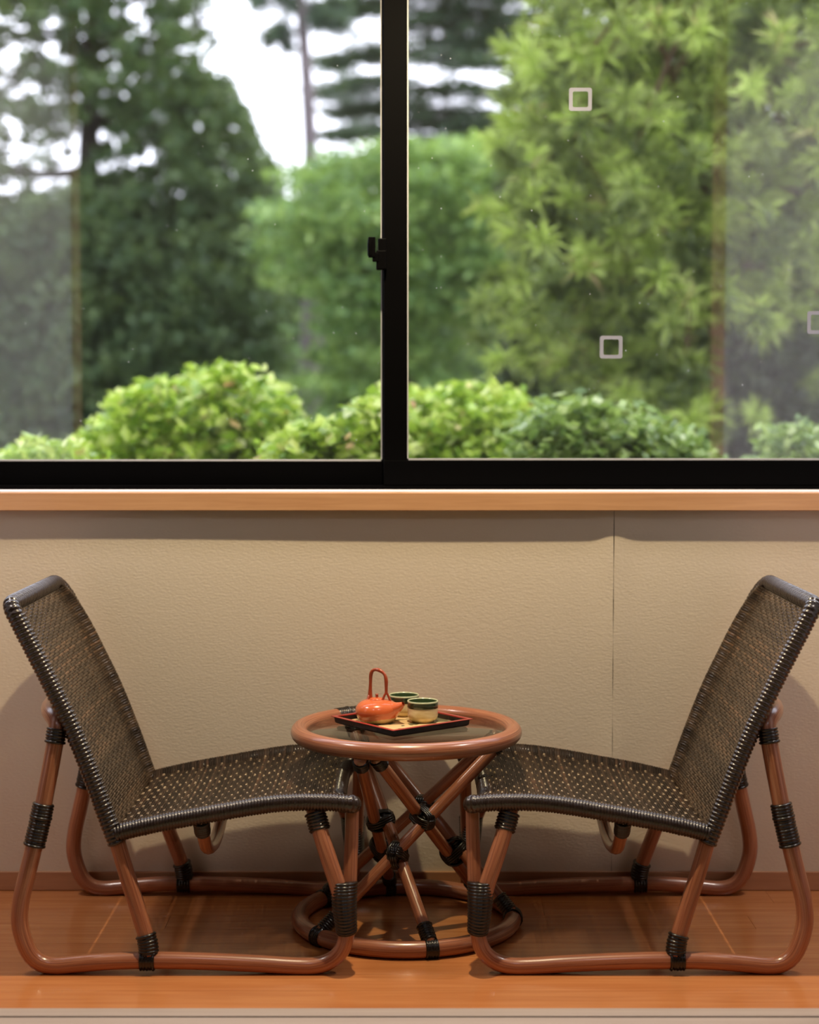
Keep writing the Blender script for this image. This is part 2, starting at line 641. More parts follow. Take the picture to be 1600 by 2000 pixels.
# window: outer frame, two sliding sashes with panes, lock
WX0, WX1, WZ1 = -1.75, 1.72, 2.32
fr = MB()
fr.box(WX0 - 0.05, WX0, YFR, YFR + 0.1, LZ1, WZ1 + 0.05)
fr.box(WX1, WX1 + 0.05, YFR, YFR + 0.1, LZ1, WZ1 + 0.05)
fr.box(WX0, WX1, YFR, YFR + 0.1, WZ1, WZ1 + 0.05)
fr.box(WX0, WX1, YFR, YFR + 0.1, LZ1, LZ1 + 0.012)
win = tag(fr.build('window_1', BLACKM, smooth=False), kind='structure')
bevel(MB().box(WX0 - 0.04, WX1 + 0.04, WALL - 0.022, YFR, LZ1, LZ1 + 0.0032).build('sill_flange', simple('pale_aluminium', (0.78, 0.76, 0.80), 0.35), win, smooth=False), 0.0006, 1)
MX0 = at(749, 450, YFR + 0.004)[0]
MX1 = at(795.5, 450, YFR + 0.004)[0]


def sash(x0, x1, y, vtop, st0, st1):
    zt = at(800, vtop, y)[2]
    b = LZ1 + 0.012
    m = MB()
    m.box(x0, x1, y, y + 0.03, b, zt)
    m.box(x0, x1, y, y + 0.03, WZ1 - 0.05, WZ1)
    m.box(x0, x0 + st0, y, y + 0.03, zt, WZ1 - 0.05)
    m.box(x1 - st1, x1, y, y + 0.03, zt, WZ1 - 0.05)
    s = m.build('sash', BLACKM, win, smooth=False)
    bevel(s, 0.0015, 2)
    gx0, gx1, gz0, gz1 = x0 + st0, x1 - st1, zt, WZ1 - 0.05
    MB().box(gx0 - 0.003, gx1 + 0.003, y + 0.013, y + 0.018, gz0 - 0.003, gz1 + 0.003).build('glass_pane', GLASS, s, smooth=False)
    k = MB()
    k.box(gx0, gx1, y + 0.004, y + 0.0125, gz0, gz0 + 0.004)
    k.box(gx0, gx0 + 0.003, y + 0.004, y + 0.0125, gz0, gz1)
    k.box(gx1 - 0.003, gx1, y + 0.004, y + 0.0125, gz0, gz1)
    k.build('gasket', GREYM, s, smooth=False)
    return s, y


MW = MX1 - MX0
s_in, YIN = sash(MX0, WX1, YFR + 0.004, 899, MW, 0.05)
s_out, YOUT = sash(WX0, MX1 - 0.008, YFR + 0.044, 901, 0.05, MW - 0.004)
lk = MB()
a, b = at(735, 466, YFR - 0.002), at(752, 527, YFR - 0.002)
lk.box(a[0], b[0] + 0.004, YFR - 0.014, YFR + 0.012, b[2], at(0, 490, YFR)[2])
lk.box(a[0] + 0.004, b[0] + 0.004, YFR - 0.010, YFR + 0.012, at(0, 492, YFR)[2], a[2])
bevel(lk.build('lock_body', BLACKM, s_in, smooth=False), 0.002, 2)
lv = MB()
lv.box(at(727, 0, YFR)[0], a[0] + 0.006, YFR - 0.016, YFR - 0.004, at(0, 512, YFR)[2], at(0, 494, YFR)[2])
P = np.array([at(724.5, 466, YFR - 0.012), at(723.5, 480, YFR - 0.013), at(724, 500, YFR - 0.012)])
lv.tube(catmull(P, 8), 0.0072, 12)
lv.box(at(719, 0, YFR)[0], at(733, 0, YFR)[0], YFR - 0.018, YFR - 0.006, at(0, 504, YFR)[2], at(0, 464, YFR)[2])
bevel(lv.build('lock_lever', BLACKM, s_in, smooth=False), 0.0025, 3)

# wall parts around the window, side walls, ceiling, far side of the room
def structure(name, m, mat):
    return tag(m.build(name, mat, smooth=False), kind='structure')


structure('wall_back.001', MB().box(-RX, WX0 - 0.05, WALL, WALL + 0.13, LZ1, CEIL), PLASTER)
structure('wall_back.002', MB().box(WX1 + 0.05, RX, WALL, WALL + 0.13, LZ1, CEIL), PLASTER)
structure('wall_back.003', MB().box(WX0 - 0.05, WX1 + 0.05, WALL, WALL + 0.13, WZ1 + 0.05, CEIL), PLASTER)
structure('wall_left', MB().box(-RX - 0.1, -RX, YB - 2.0, WALL + 0.13, -0.06, CEIL), PLASTER)
structure('wall_right', MB().box(RX, RX + 0.1, YB - 2.0, WALL + 0.13, -0.06, CEIL), PLASTER)
structure('ceiling', MB().box(-RX - 0.1, RX + 0.1, YB - 2.0, WALL + 0.5, CEIL, CEIL + 0.1), CEILM)
structure('wall_front', MB().box(-RX, RX, YB - 2.0, YB - 1.9, 0, CEIL), DARKW)
# paper sliding screens, pushed open to both sides of the bay; the window glass mirrors them
YS = (y1 + YE) / 2
VD = 2 * (YIN + 0.015) - YS
SHZ = 2.30
PAPER = Mat('screen_paper')
_pt = PAPER.node('ShaderNodeBsdfTranslucent')
_pt.inputs[0].default_value = (0.80, 0.80, 0.82, 1)
_pm = PAPER.node('ShaderNodeMixShader')
_pm.inputs[0].default_value = 0.35
PAPER.set(Base_Color=(0.84, 0.84, 0.87), Roughness=0.9, Specular_IOR_Level=0.1)
PAPER.link(PAPER.p.outputs[0], _pm.inputs[1])
PAPER.link(_pt.outputs[0], _pm.inputs[2])
PAPER.link(_pm.outputs[0], PAPER.n['Material Output'].inputs['Surface'])
PAPER = PAPER.m
xl, xr = (135 - 800) / F * VD, (1411 - 800) / F * VD
for nm, a, b, inner in (('door_1', xl - 0.95, xl + 0.022, 1), ('door_2', xr - 0.034, xr + 0.95, 0)):
    m = MB()
    t = 0.028
    m.box(a, a + (t if inner else 0.034), YS - 0.013, YS + 0.013, 0.0025, SHZ)
    m.box(b - (0.022 if inner else t), b, YS - 0.013, YS + 0.013, 0.0025, SHZ)
    m.box(a, b, YS - 0.013, YS + 0.013, 0.0025, 0.045)
    m.box(a, b, YS - 0.013, YS + 0.013, SHZ - 0.04, SHZ)
    d_ = tag(m.build(nm, POSTW, smooth=False), kind='structure')
    MB().box(a + 0.02, b - 0.02, YS + 0.0095, YS + 0.0105, 0.04, SHZ - 0.03).build('screen_paper', PAPER, d_, smooth=False)

# square stickers on the right pane
for k, (u, v, lab) in enumerate(((1134, 194, 'small frosted square ring sticker highest on the right window pane'),
                                 (1194, 678, 'small frosted square ring sticker lowest of those on the right window pane'),
                                 (1599, 630, 'small frosted square ring sticker at the far right edge of the picture, on the glass'))):
    c = at(u, v, YIN + 0.0125)
    h, t, th = 0.0265, 0.0085, 0.0006
    m = MB()
    loopo = fillet([V(-h, 0, h) + V(h, 0, 0), V(h, 0, h), V(h, 0, -h), V(-h, 0, -h), V(-h, 0, h), V(0, 0, h)], 0.006, 4)
    loopi = loopo * ((h - t) / h)
    n = len(loopo)
    vv = np.concatenate([loopo + V(0, -th, 0), loopi + V(0, -th, 0), loopi, loopo])
    q = []
    for i in range(n - 1):
        for r in range(4):
            r2 = (r + 1) % 4
            q.append([r * n + i, r * n + i + 1, r2 * n + i + 1, r2 * n + i])
    m.add(vv, q)
    st = m.build('square_sticker', STICK, smooth=False)
    st.location = c
    tag(st, lab, 'sticker', 'stickers on the window glass')

# ------------------------------------------------------------------ chairs
RT = 0.0172
YN = depth_at(1884, RT)
YFAR = depth_at(1733, RT)
YC = (YN + YFAR) / 2
AX = 0.0055
ORG = V(at(360, 1884, YN)[0], YC, 0)


def loc(u, v, Y=None):
    return at(u, v, YN if Y is None else Y) - ORG


def mir(P):
    Q = np.array(P, dtype=float)
    Q[..., 1] *= -1
    return Q


def copy_tree(o, parent=None):
    c = o.copy()
    COL.objects.link(c)
    if parent is not None:
        c.parent = parent
    for ch in list(o.children):
        copy_tree(ch, c)
    return c


chair = empty('rattan_chair', ORG)
tag(chair, 'low rattan lounge chair with dark woven seat, left of the glass table', 'chair', 'rattan chairs at the table')

WN = YN - YC                                    # local y of the near side (negative)
INS = 0.030                                     # the seat shell is narrower than the base
WR = WN + INS
# base frame: one bent pole from front upright over the floor rail up the rear and across behind the back
rear = [loc(u, v, YN + d) for u, v, d in ((39, 1806, 0), (41, 1760, 0), (52, 1712, 0.003), (66, 1655, 0.008), (79, 1600, 0.014), (93, 1530, 0.022), (104, 1470, 0.030), (112, 1420, 0.038))]
rail = [loc(u, v) for u, v in ((55, 1856), (78, 1880), (110, 1886.5), (150, 1883), (220, 1877), (300, 1875.5), (400, 1877.5), (500, 1882), (570, 1886.5), (612, 1886.5), (645, 1877), (668, 1855), (677.5, 1822))]
upr = [loc(u, v, YN + d) for u, v, d in ((680, 1780, 0.004), (683, 1730, 0.015), (685, 1680, 0.028), (687, 1630, 0.040), (688, 1575, 0.052))]
half = np.array(upr[::-1] + rail[::-1] + rear)
top = rear[-1]
hoop = [top + V(-0.010, 0.018, 0.015), top + V(-0.026, 0.055, 0.021), top + V(-0.038, 0.12, 0.023)]
path = np.vstack([half, hoop, [V(hoop[-1][0], 0, hoop[-1][2] + 0.002)], mir(np.array(hoop))[::-1], mir(half)[::-1]])
mainp = resample(catmull(path, 10), 0.012)
nm_ = len(mainp)
MB().tube(mainp, np.interp(np.arange(nm_), [0, 16, 28, nm_ - 29, nm_ - 17, nm_ - 1], [0.0138, 0.0145, RT, RT, 0.0145, 0.0138]), 14).build('base_frame', RATTAN, chair)

# back rim and seat rim: rods wound with dark cane
RR = 0.0168
YR = YN + INS
backp = [loc(u, v, YR) for u, v in ((19, 1181), (29, 1202), (54, 1250), (80, 1300), (105, 1350), (130, 1400), (152, 1450), (172, 1500), (191, 1550), (209, 1600), (228, 1648))]
seatp = [loc(u, v, YR) for u, v in ((226, 1628), (250, 1621), (312, 1607), (375, 1595.5), (437, 1584.5), (500, 1574), (550, 1568), (600, 1566), (650, 1567), (694, 1571))]
backc = catmull(backp, 8)
seatc = catmull(seatp, 8)
def cum(P):
    return np.concatenate([[0], np.cumsum(np.linalg.norm(np.diff(P, axis=0), axis=1))])


cb = cum(backc)
b1, b2 = backc[cb > 0.05], backc[cb > 0.17]
brim = fillet(np.vstack([b1[::-1], [backc[0]], [mir(backc[0])], mir(b2)]), [0.0] * (len(b1) - 1) + [0.034, 0.15] + [0.0] * (len(b2) - 1), 14)
BOW, DIP = 0.042, 0.018
tb = np.linspace(0, 1, 21)[1:-1]
bowf = 1 - (2 * tb - 1) ** 4
fbar = np.stack([seatc[-1][0] - BOW * bowf, WR - 2 * WR * tb, seatc[-1][2] - DIP * bowf], -1)
csr = cum(seatc)
s1_ = seatc[csr < csr[-1] - 0.035]
fbar = fbar[(tb > 0.07) & (tb < 0.93)]
srim = fillet(np.vstack([s1_, [seatc[-1]], fbar, [mir(seatc[-1])], mir(s1_)[::-1]]), [0.0] * (len(s1_) - 1) + [0.026] + [0.0] * len(fbar) + [0.026] + [0.0] * (len(s1_) - 1), 10)
m = MB()
ridged(m, brim, RR, 0.0086, 0.0028, 14, jit=0.0002)
br = m.build('back_rim', WRAP, chair)
m = MB()
ridged(m, srim, RR + 0.0008, 0.0062, 0.0028, 14, jit=0.0002)
sr = m.build('seat_rim', WRAP, chair)
# loose-looking winding that runs from the rim onto the weave of the back, on one side
def polyl(P, s):
    L = np.concatenate([[0], np.cumsum(np.linalg.norm(np.diff(P, axis=0), axis=1))])
    return np.stack([np.interp(s, L, P[:, k]) for k in range(3)], -1), L[-1]


def frame2d(P, s):
    p, L = polyl(P, s)
    a, _ = polyl(P, np.clip(s - 0.012, 0, L))
    b, _ = polyl(P, np.clip(s + 0.012, 0, L))
    T = b - a
    T /= np.linalg.norm(T, axis=1)[:, None]
    N = np.stack([T[:, 2] * 1.0, 0 * T[:, 0], -T[:, 0]], -1)
    return p, T, N


_, LB = polyl(backc, np.array([0.0]))
_, LS = polyl(seatc, np.array([0.0]))


WID = -2 * WR
RO = RR + 0.0030


def over_rim(p, N, tt, level, wid=WID, gut=0.85):
    """flat part for t in 0..1; beyond 1 the weave is wrapped round the far rim rod"""
    k = np.clip((tt - 0.945) / 0.055, 0, 1)
    k = k * k * (3 - 2 * k)
    k2 = np.clip(1 - tt / 0.075, 0, 1)
    k2 = k2 * k2 * (3 - 2 * k2)
    h = (level * (1 - k2) + gut * RR * k2) * (1 - k) + RO * k
    phi = np.clip(tt - 1, 0, None) * WID / RO + 0 * tt
    q = p + N * np.where(tt > 1, RO * np.cos(phi), h)[:, None]
    q[:, 1] = WR + np.minimum(tt, 1) * wid + np.where(tt > 1, RO * np.sin(phi), 0)
    M_ = N * np.cos(phi)[:, None]
    M_[:, 1] += np.sin(phi)
    return q, M_


def top_cut(s):
    """how far the rounded top corner takes the far rim inwards, as a share of the width"""
    r, d = 0.15, max(float(s), 0.004)
    return 0.0 if d > r else r * (1 - math.sqrt(d / r)) ** 2 / WID


def surf_back(s, t):
    """s along the back from its top, t across 0..1; points and sitter-side normal"""
    p, T, N = frame2d(backc, s.ravel())
    tt = t.ravel()
    sag = -0.010 * np.sin(PI * np.clip(tt, 0, 1)) * np.sin(PI * np.clip(s.ravel() / LB, 0, 1))
    cw = np.array([1 - top_cut(x) for x in s.ravel()]) * WID
    q, M_ = over_rim(p, -N, tt, sag + 0.0045, cw)
    return q.reshape(s.shape + (3,)), M_.reshape(s.shape + (3,))


def surf_seat(s, t):
    tt = t.ravel()
    b = 1 - (2 * np.clip(tt, 0, 1) - 1) ** 4
    sr_ = s.ravel() / LS
    p, T, N = frame2d(seatc, s.ravel() - BOW * b * sr_ ** 5)
    p[:, 2] -= DIP * b * sr_ ** 2
    N = N * np.sign(N[:, 2:3])
    sag = -0.008 * np.sin(PI * np.clip(tt, 0, 1)) * np.sin(PI * np.clip(sr_, 0, 1))
    q, M_ = over_rim(p, N, tt, sag + 0.0085 + 0.004 * np.exp(-(LS - s.ravel()) / 0.05), WID, 0.65)
    return q.reshape(s.shape + (3,)), M_.reshape(s.shape + (3,))


TMAX = 1 + RO * 2.3 / WID


def weave(surf, s0, s1, seed, warp=0.22, odd=True):
    """twill of flat strands: wefts run across the chair, warps run along the profile"""
    R = np.random.default_rng(seed)
    pitch, wp = 0.0056, 0.0100
    nW = int((s1 - s0) / pitch)
    nP = int(TMAX * WID / wp)
    mb, mw = MB(), MB()
    sub = 4
    nt = nP * sub + 1
    rel = 0.010 / WID
    jit = R.integers(0, 2, nW) * 0
    for i in range(nW):
        s = s0 + (i + 0.5) * pitch + R.normal(0, 0.00022)
        t1 = TMAX
        kk = np.arange(nt) / sub
        t = rel + kk * wp / WID
        keep = t <= t1
        kk, t = kk[keep], t[keep]
        n = len(t)
        ph = np.mod(kk + 0.5 - i + (3 if i % 2 else 0), 6.0)
        d = np.minimum(ph, 6 - ph)
        if i % 2 and not odd:
            d = d * 0 + 1.5
        up = -0.0011 + 0.0027 * (1 - np.exp(-np.clip(d - 0.12, 0, 9) / 0.36)) - 0.0003 * d + R.normal(0, 0.00008, n)
        hw = 0.5 * pitch * (0.95 + R.normal(0, 0.03))
        rows = []
        for off, h in ((-hw, -0.0010), (-0.4 * hw, 0.0), (0.4 * hw, 0.0), (hw, -0.0010)):
            q, N = surf(np.full(n, s + off), t)
            rows.append(q + N * (up + h)[:, None])
        v = np.stack(rows, 1).reshape(-1, 3)
        a = np.arange(n - 1)[:, None] * 4 + np.arange(3)[None, :]
        mb.add(v, np.stack([a, a + 1, a + 5, a + 4], -1).reshape(-1, 4))
    for k in range(int(0.97 * WID / wp)):
        t0 = rel + k * wp / WID
        n = nW * 5 + 1
        s = s0 + np.linspace(0.1 * pitch, (nW - 0.1) * pitch, n)
        fi = (s - s0) / pitch - 0.5
        ii = np.clip(np.round(fi), 0, nW - 1)
        ph = np.mod(k + 0.5 - ii + np.where(ii % 2 == 1, 3, 0), 6.0)
        d = np.minimum(ph, 6 - ph)
        up = np.where((d < 0.75) & (np.abs(fi - ii) < 0.42) & ((ii % 2 == 0) | odd), 0.0016, -0.0021) + R.normal(0, 0.0001, n)
        hw = warp * wp / WID
        rows = []
        for off, h in ((-hw, -0.0009), (0, 0.0004), (hw, -0.0009)):
            q, N = surf(s, np.full(n, t0 + off))
            rows.append(q + N * (up + h)[:, None])
        v = np.stack(rows, 1).reshape(-1, 3)
        a = np.arange(n - 1)[:, None] * 3 + np.arange(2)[None, :]
        mw.add(v, np.stack([a, a + 1, a + 4, a + 3], -1).reshape(-1, 4))
    return mb, mw


for nm, sf, s0, s1, sd in (('woven_back', surf_back, 0.016, LB - 0.012, 11), ('woven_seat', surf_seat, 0.008, LS - 0.004, 12)):
    wefts, warps = weave(sf, s0, s1, sd, 0.24 if nm == 'woven_seat' else 0.40, nm != 'woven_seat')
    wv = tag(wefts.build(nm, WEAVE if nm == 'woven_seat' else WEAVEB, chair), kind='stuff')
    tag(warps.build('warp_strands', WARP if nm == 'woven_seat' else WEAVEB, wv), kind='stuff')

# legs
legs = []
RL = 0.0165
rl = catmull([loc(228, 1640, YN + .036), loc(248, 1708, YN + .025), loc(268, 1772, YN + .014), loc(287, 1835, YN + .004), loc(291, 1866)], 8)
flg = catmull([loc(613, 1578, YN + .040), loc(627, 1628, YN + .026), loc(644, 1680, YN + .013), loc(661, 1730, YN + .004), loc(673, 1780)], 8)
for sgn in (0, 1):
    for P, off in ((rl, 0.0), (flg, 0.0)):
        Q = P + V(0, off, 0)
        if P is flg:
            Q = Q + np.outer(np.linspace(0.0, -0.013, len(Q)), V(0, 1, 0))
        if sgn:
            Q = mir(Q)
        MB().tube(resample(Q, 0.012), RL, 14).build('leg', RATTAN, chair)

# sagging cross brace under the seat
ca = loc(392, 1600, YR)
z0 = ca[2]
bp = [V(ca[0], WR + 0.006, z0), V(ca[0], WR + 0.045, z0 - 0.045), V(ca[0], WR + 0.115, z0 - 0.088), V(ca[0], 0, z0 - 0.108)]
bp = np.vstack([bp, mir(np.array(bp))[::-1][1:]])
bpath = resample(catmull(bp, 12), 0.008)
MB().tube(bpath, 0.0135, 12).build('seat_brace', RATTAN, chair)


def binding(P, r, pitch=0.0062, amp=0.0024, ry=None, up=None, parent=None, name='binding'):
    m = MB()
    ridged(m, P, r, pitch, amp, 14, ry=ry, up=up, jit=0.0003)
    return m.build(name, BIND, parent if parent is not None else chair)


def seg_of(P, pa, pb):
    """stretch of path P between the points nearest to pa and pb"""
    ia = int(np.argmin(np.linalg.norm(P - pa, axis=1)))
    ib = int(np.argmin(np.linalg.norm(P - pb, axis=1)))
    a, b = min(ia, ib), max(ia, ib)
    return P[a:b + 1]


halfd = resample(catmull(half, 12), 0.003)
rld, fld = resample(rl, 0.003), resample(flg, 0.003)
bset = []
bset.append((seg_of(halfd, loc(110, 1424, YN + .03), loc(102, 1452, YN + .03)), RT + 0.003, None))
bset.append((seg_of(halfd, loc(85, 1570, YN + .015), loc(67, 1652, YN + .01)), RT + 0.0042, None))
bset.append((seg_of(fld, loc(612, 1584), loc(625, 1624)) + V(0, 0.002, 0), RL + 0.0048, None))
bset.append((seg_of(rld, loc(285, 1826), loc(291, 1862)), RL + 0.0035, None))
bset.append((seg_of(halfd, loc(273, 1876), loc(304, 1876)), RT + 0.003, None))
fb = np.array([loc(671.5, 1722, YN + .004), loc(672.5, 1760, YN - .001), loc(675, 1795, YN - .002), loc(677.5, 1820)])
fb = catmull(fb, 6)
for sgn in (0, 1):
    for P, r, ry in bset:
        binding(mir(P) if sgn else P, r, ry=ry)
    Q = mir(fb) if sgn else fb
    Qs = resample(Q, 0.0062 / 5)
    n = len(Qs)
    kx = np.linspace(1, 0, n)
    k = np.arange(n) % 5
    mm = np.array([0.0, 0.72, 1.0, 1.0, 0.72])[k]
    m = MB()
    m.tube(Qs, RT + 0.0035 + 0.0068 * kx + 0.0024 * (mm - 0.6), 16, ry=RT + 0.0050 + 0.0095 * np.sin(PI * (0.15 + 0.6 * kx)) + 0.0024 * (mm - 0.6), up=V(1, 0, 0))
    m.build('binding', BIND, chair)
    e = bpath[:6] if not sgn else bpath[-6:]
    binding(e + V(0, 0, -0.003), 0.0165, 0.006, 0.002)

right = copy_tree(chair)
right.location = (2 * AX - ORG[0], YC, 0)
right.scale = (-1, 1, 1)
tag(right, 'low rattan lounge chair with dark woven seat, right of the glass table')

# long winding ends laid over the weave along the near edge of the left chair's back
m = MB()
R = np.random.default_rng(5)
ns = int((LB - 0.05) / 0.0086)
for i in range(ns):
    s = 0.03 + i * 0.0086 + R.normal(0, 0.0003)
    p, T, N = frame2d(backc, np.array([s]))
    p, T, N = p[0], T[0], -N[0]
    ln = 0.024 + R.uniform(0, 0.016)
    pts = []
    for a in (-0.55, -0.25, 0.05, 0.4):
        pts.append(p + (RR + 0.0016) * (math.sin(a) * V(0, 1, 0) + math.cos(a) * N))
    pts = pts + [p + V(0, ln * 0.75, 0) + N * 0.0125 + T * 0.002, p + V(0, ln, 0) + N * 0.0075 + T * 0.004]
    c = catmull(pts, 4)
    n_ = len(c)
    m.tube(c, np.interp(np.arange(n_), [0, 4, n_ - 6, n_ - 1], [0.0006, 0.0024, 0.0022, 0.0006]), 6)
o = tag(m.build('rim_winding', WRAP, chair), kind='stuff')

# ------------------------------------------------------------------ table
D, XC, ZT, R0, RG = 3.69673, -0.006926, 0.42665, 0.232, 0.01819
table = tag(empty('rattan_table', (XC, D, 0)), 'round rattan side table with glass top between the two woven chairs', 'table')


def ringp(a, z, r=R0):
    return V(r * math.cos(a), r * math.sin(a), z)


circ = np.array([ringp(a, 0, R0) for a in np.linspace(0, 2 * PI, 96, endpoint=False)])
m = MB().tube(circ + V(0, 0, ZT), RG, 18, closed=True)
m.build('top_ring', RATTAN, table)
MB().tube(circ + V(0, 0, RG), RG, 18, closed=True).build('base_ring', RATTAN, table)
gp = [(0.0, ZT - 0.003), (R0 - 0.0155, ZT - 0.003), (R0 - 0.0145, ZT - 0.002), (R0 - 0.0145, ZT + 0.003), (R0 - 0.0155, ZT + 0.004), (0.0, ZT + 0.004)]
GZ = ZT + 0.004
MB().lathe(gp, segs=96).build('glass_top', TGLASS, table)
flr = MB().lathe([(R0 - 0.03, ZT - 0.0075), (R0 - 0.010, ZT - 0.0075), (R0 - 0.010, ZT - 0.0035), (R0 - 0.03, ZT - 0.0035), (R0 - 0.03, ZT - 0.0075)], segs=96)
RP = 0.0132
d2r = math.radians
poles = {}
for nm, ta, ba, rt in (('A', 246.79, 99.38, 0.0116), ('B', 124.06, 282.64, -0.0033), ('C', 252.26, 45.41, -0.0190), ('D', 118.32, -2.05, 0.012), ('E', -4.62, 218.74, -0.0190), ('F', 14.95, 142.98, -0.0190)):
    p = ringp(d2r(ta), ZT - RG * 0.9, R0 - 0.004 + rt)
    q = ringp(d2r(ba), RG + 0.010, R0 - 0.002)
    poles[nm] = (p, q)
    MB().tube(np.linspace(p, q, 40), RP, 12).build('pole', RATTAN, table)
    dr = unit(q - p)
    binding(np.linspace(p + dr * 0.006, p + dr * 0.032, 8), RP + 0.003, 0.0056, 0.002, parent=table)
    binding(np.linspace(q - dr * 0.045, q - dr * 0.006, 8), RP + 0.003, 0.0056, 0.002, parent=table)
    aa = np.linspace(-0.055, 0.055, 9) + d2r(ba)
    binding(np.array([ringp(a, RG) for a in aa]), RG + 0.0028, 0.0056, 0.002, parent=table)
aa = np.linspace(d2r(112), d2r(133), 12)
binding(np.array([ringp(a, ZT) for a in aa]), RG + 0.0012, 0.0056, 0.002, parent=table)


def lash(p1, d1, p2, d2):
    """cross lashing of thin cord round two poles that touch"""
    A = np.array([[np.dot(d1, d1), -np.dot(d1, d2)], [np.dot(d1, d2), -np.dot(d2, d2)]])
    s, t = np.linalg.solve(A, [np.dot(p2 - p1, d1), np.dot(p2 - p1, d2)])
    a, b = p1 + d1 * s, p2 + d2 * t
    gap = np.linalg.norm(b - a)
    n = unit(np.cross(d1, d2))
    c = (a + b) / 2
    e1, e2 = unit(d1 + d2), unit(d1 - d2)
    hn = gap / 2 + RP + 0.004
    m = MB()
    for e, f in ((e1, e2), (e2, e1)):
        # each band is wide enough to clear both poles along f
        sp = RP / max(0.35, abs(float(np.dot(unit(np.cross(n, d1)), f))))
        for k in (-1.5, -0.5, 0.5, 1.5):
            th = np.linspace(0, 2 * PI, 28, endpoint=False)
            lp = np.array([c + e * k * 0.0052 + f * (min(sp, 0.026) + 0.002) * math.cos(x) + n * hn * math.copysign(abs(math.sin(x)) ** 0.7, math.sin(x)) for x in th])
            m.tube(lp, 0.0033, 6, closed=True)
    for p, d_ in ((a, d1), (b, d2)):
        ridged(m, np.linspace(p - d_ * 0.014, p + d_ * 0.014, 6), RP + 0.0025, 0.0056, 0.0016, 12)
    m.build('binding', BIND, table)


for x, y_ in (('A', 'B'), ('A', 'F'), ('B', 'E'), ('C', 'E'), ('D', 'F'), ('C', 'D')):
    p1, q1 = poles[x]
    p2, q2 = poles[y_]
    lash(p1, unit(q1 - p1), p2, unit(q2 - p2))

# ------------------------------------------------------------------ tray with tea things
ZB = GZ + 0.0004
cl = at(650, 1397, 3.60)


def on_plane(u, v, z):
    return at(u, v, depth_at(v, z))


TZ = ZB + 0.0165
cF, cL, cR = on_plane(768, 1427, TZ), on_plane(651, 1397, TZ), on_plane(917, 1403, TZ)
ax = cR - cF
ay = cL - cF
ang = math.atan2(ax[1], ax[0])
ang2 = math.atan2(ay[1], ay[0]) - PI / 2
ang = (ang + ang2) / 2
side = (np.linalg.norm(ax) + np.linalg.norm(ay)) / 2
ex, ey = V(math.cos(ang), math.sin(ang), 0), V(-math.sin(ang), math.cos(ang), 0)
tc = cF + (ex + ey) * side / 2
tc[2] = ZB
LACQ = simple('black_lacquer', (0.010, 0.008, 0.010), 0.22, 0.5, 0.3)
REDL = simple('red_lacquer', (0.33, 0.03, 0.025), 0.28, 0.5, 0.3)


def mat_mat():
    M = Mat('leaf_print_mat')
    n = M.noise(M.coords('Object'), 30, 2, 0.4, 0.6)
    c = M.ramp(n, [(0.46, (0.66, 0.47, 0.24)), (0.53, (0.60, 0.43, 0.22)), (0.56, (0.13, 0.12, 0.055)), (0.7, (0.10, 0.10, 0.05))])
    return M.set(Base_Color=c, Roughness=0.45)


tray = tag(empty('lacquer_tray', tc, ang), 'square black lacquer tray with red rim lying on the glass table top', 'tray')
hs = side / 2
m = MB()


def square_prof(prof):
    """prof: (half size, z) rings joined to a square lathe"""
    vs, qs = [], []
    for h, z in prof:
        vs += [(-h, -h, z), (h, -h, z), (h, h, z), (-h, h, z)]
    for i in range(len(prof) - 1):
        for j in range(4):
            qs.append([i * 4 + j, i * 4 + (j + 1) % 4, i * 4 + 4 + (j + 1) % 4, i * 4 + 4 + j])
    return np.array(vs), qs


v, q = square_prof([(0.0001, 0), (hs - 0.010, 0), (hs - 0.006, 0.003), (hs - 0.0045, 0.0145), (hs - 0.008, 0.0145), (hs - 0.0105, 0.0042), (0.0001, 0.0042)])
bevel(m.add(v, q).build('tray_body', LACQ, tray, smooth=False), 0.0008, 2)
v, q = square_prof([(hs - 0.0085, 0.0142), (hs, 0.0148), (hs + 0.0004, 0.0165), (hs - 0.008, 0.0168), (hs - 0.0085, 0.0142)])
bevel(MB().add(v, q).build('rim', REDL, tray, smooth=False), 0.0006, 2)
v, q = square_prof([(0.0001, 0.0043), (hs - 0.012, 0.0043), (hs - 0.012, 0.0050), (0.0001, 0.0050)])
MB().add(v, q).build('printed_mat', mat_mat(), tray, smooth=False)
MZ = ZB + 0.0051

# teapot
ORANGE = Mat('orange_glaze')
_n = ORANGE.noise(ORANGE.coords('Object'), 40, 3)
_c = ORANGE.mixc(_n, (0.56, 0.105, 0.030), (0.66, 0.15, 0.05))
ORANGE = ORANGE.set(Base_Color=_c, Roughness=0.22, Coat_Weight=0.6, Coat_Roughness=0.06)
DKOR = simple('dark_orange_glaze', (0.34, 0.060, 0.022), 0.28, 0.5, 0.4)
CREAM = simple('cream_clay', (0.62, 0.44, 0.22), 0.4, 0.5, 0.2)
pb = on_plane(736, 1413, MZ) + V(0, 0.020, 0)
pa = d2r(-28)
pot = tag(empty('teapot', V(pb[0], pb[1], MZ), pa), 'squat orange glazed teapot with tall loop handle standing on the tray', 'teapot')
prof = [(0.0001, 0.0), (0.030, 0.0), (0.034, 0.0012), (0.040, 0.006), (0.0445, 0.012), (0.0475, 0.019), (0.0485, 0.026), (0.0470, 0.033), (0.0425, 0.040), (0.035, 0.0455), (0.026, 0.049), (0.018, 0.0505), (0.0001, 0.051)]
pc = catmull(np.array([(a, 0, b) for a, b in prof]), 4)[:, [0, 2]]
segs = 56
a = np.linspace(0, 2 * PI, segs, endpoint=False)
n = len(pc)
X = pc[:, None, 0] * np.cos(a)
Yv = pc[:, None, 0] * np.sin(a)
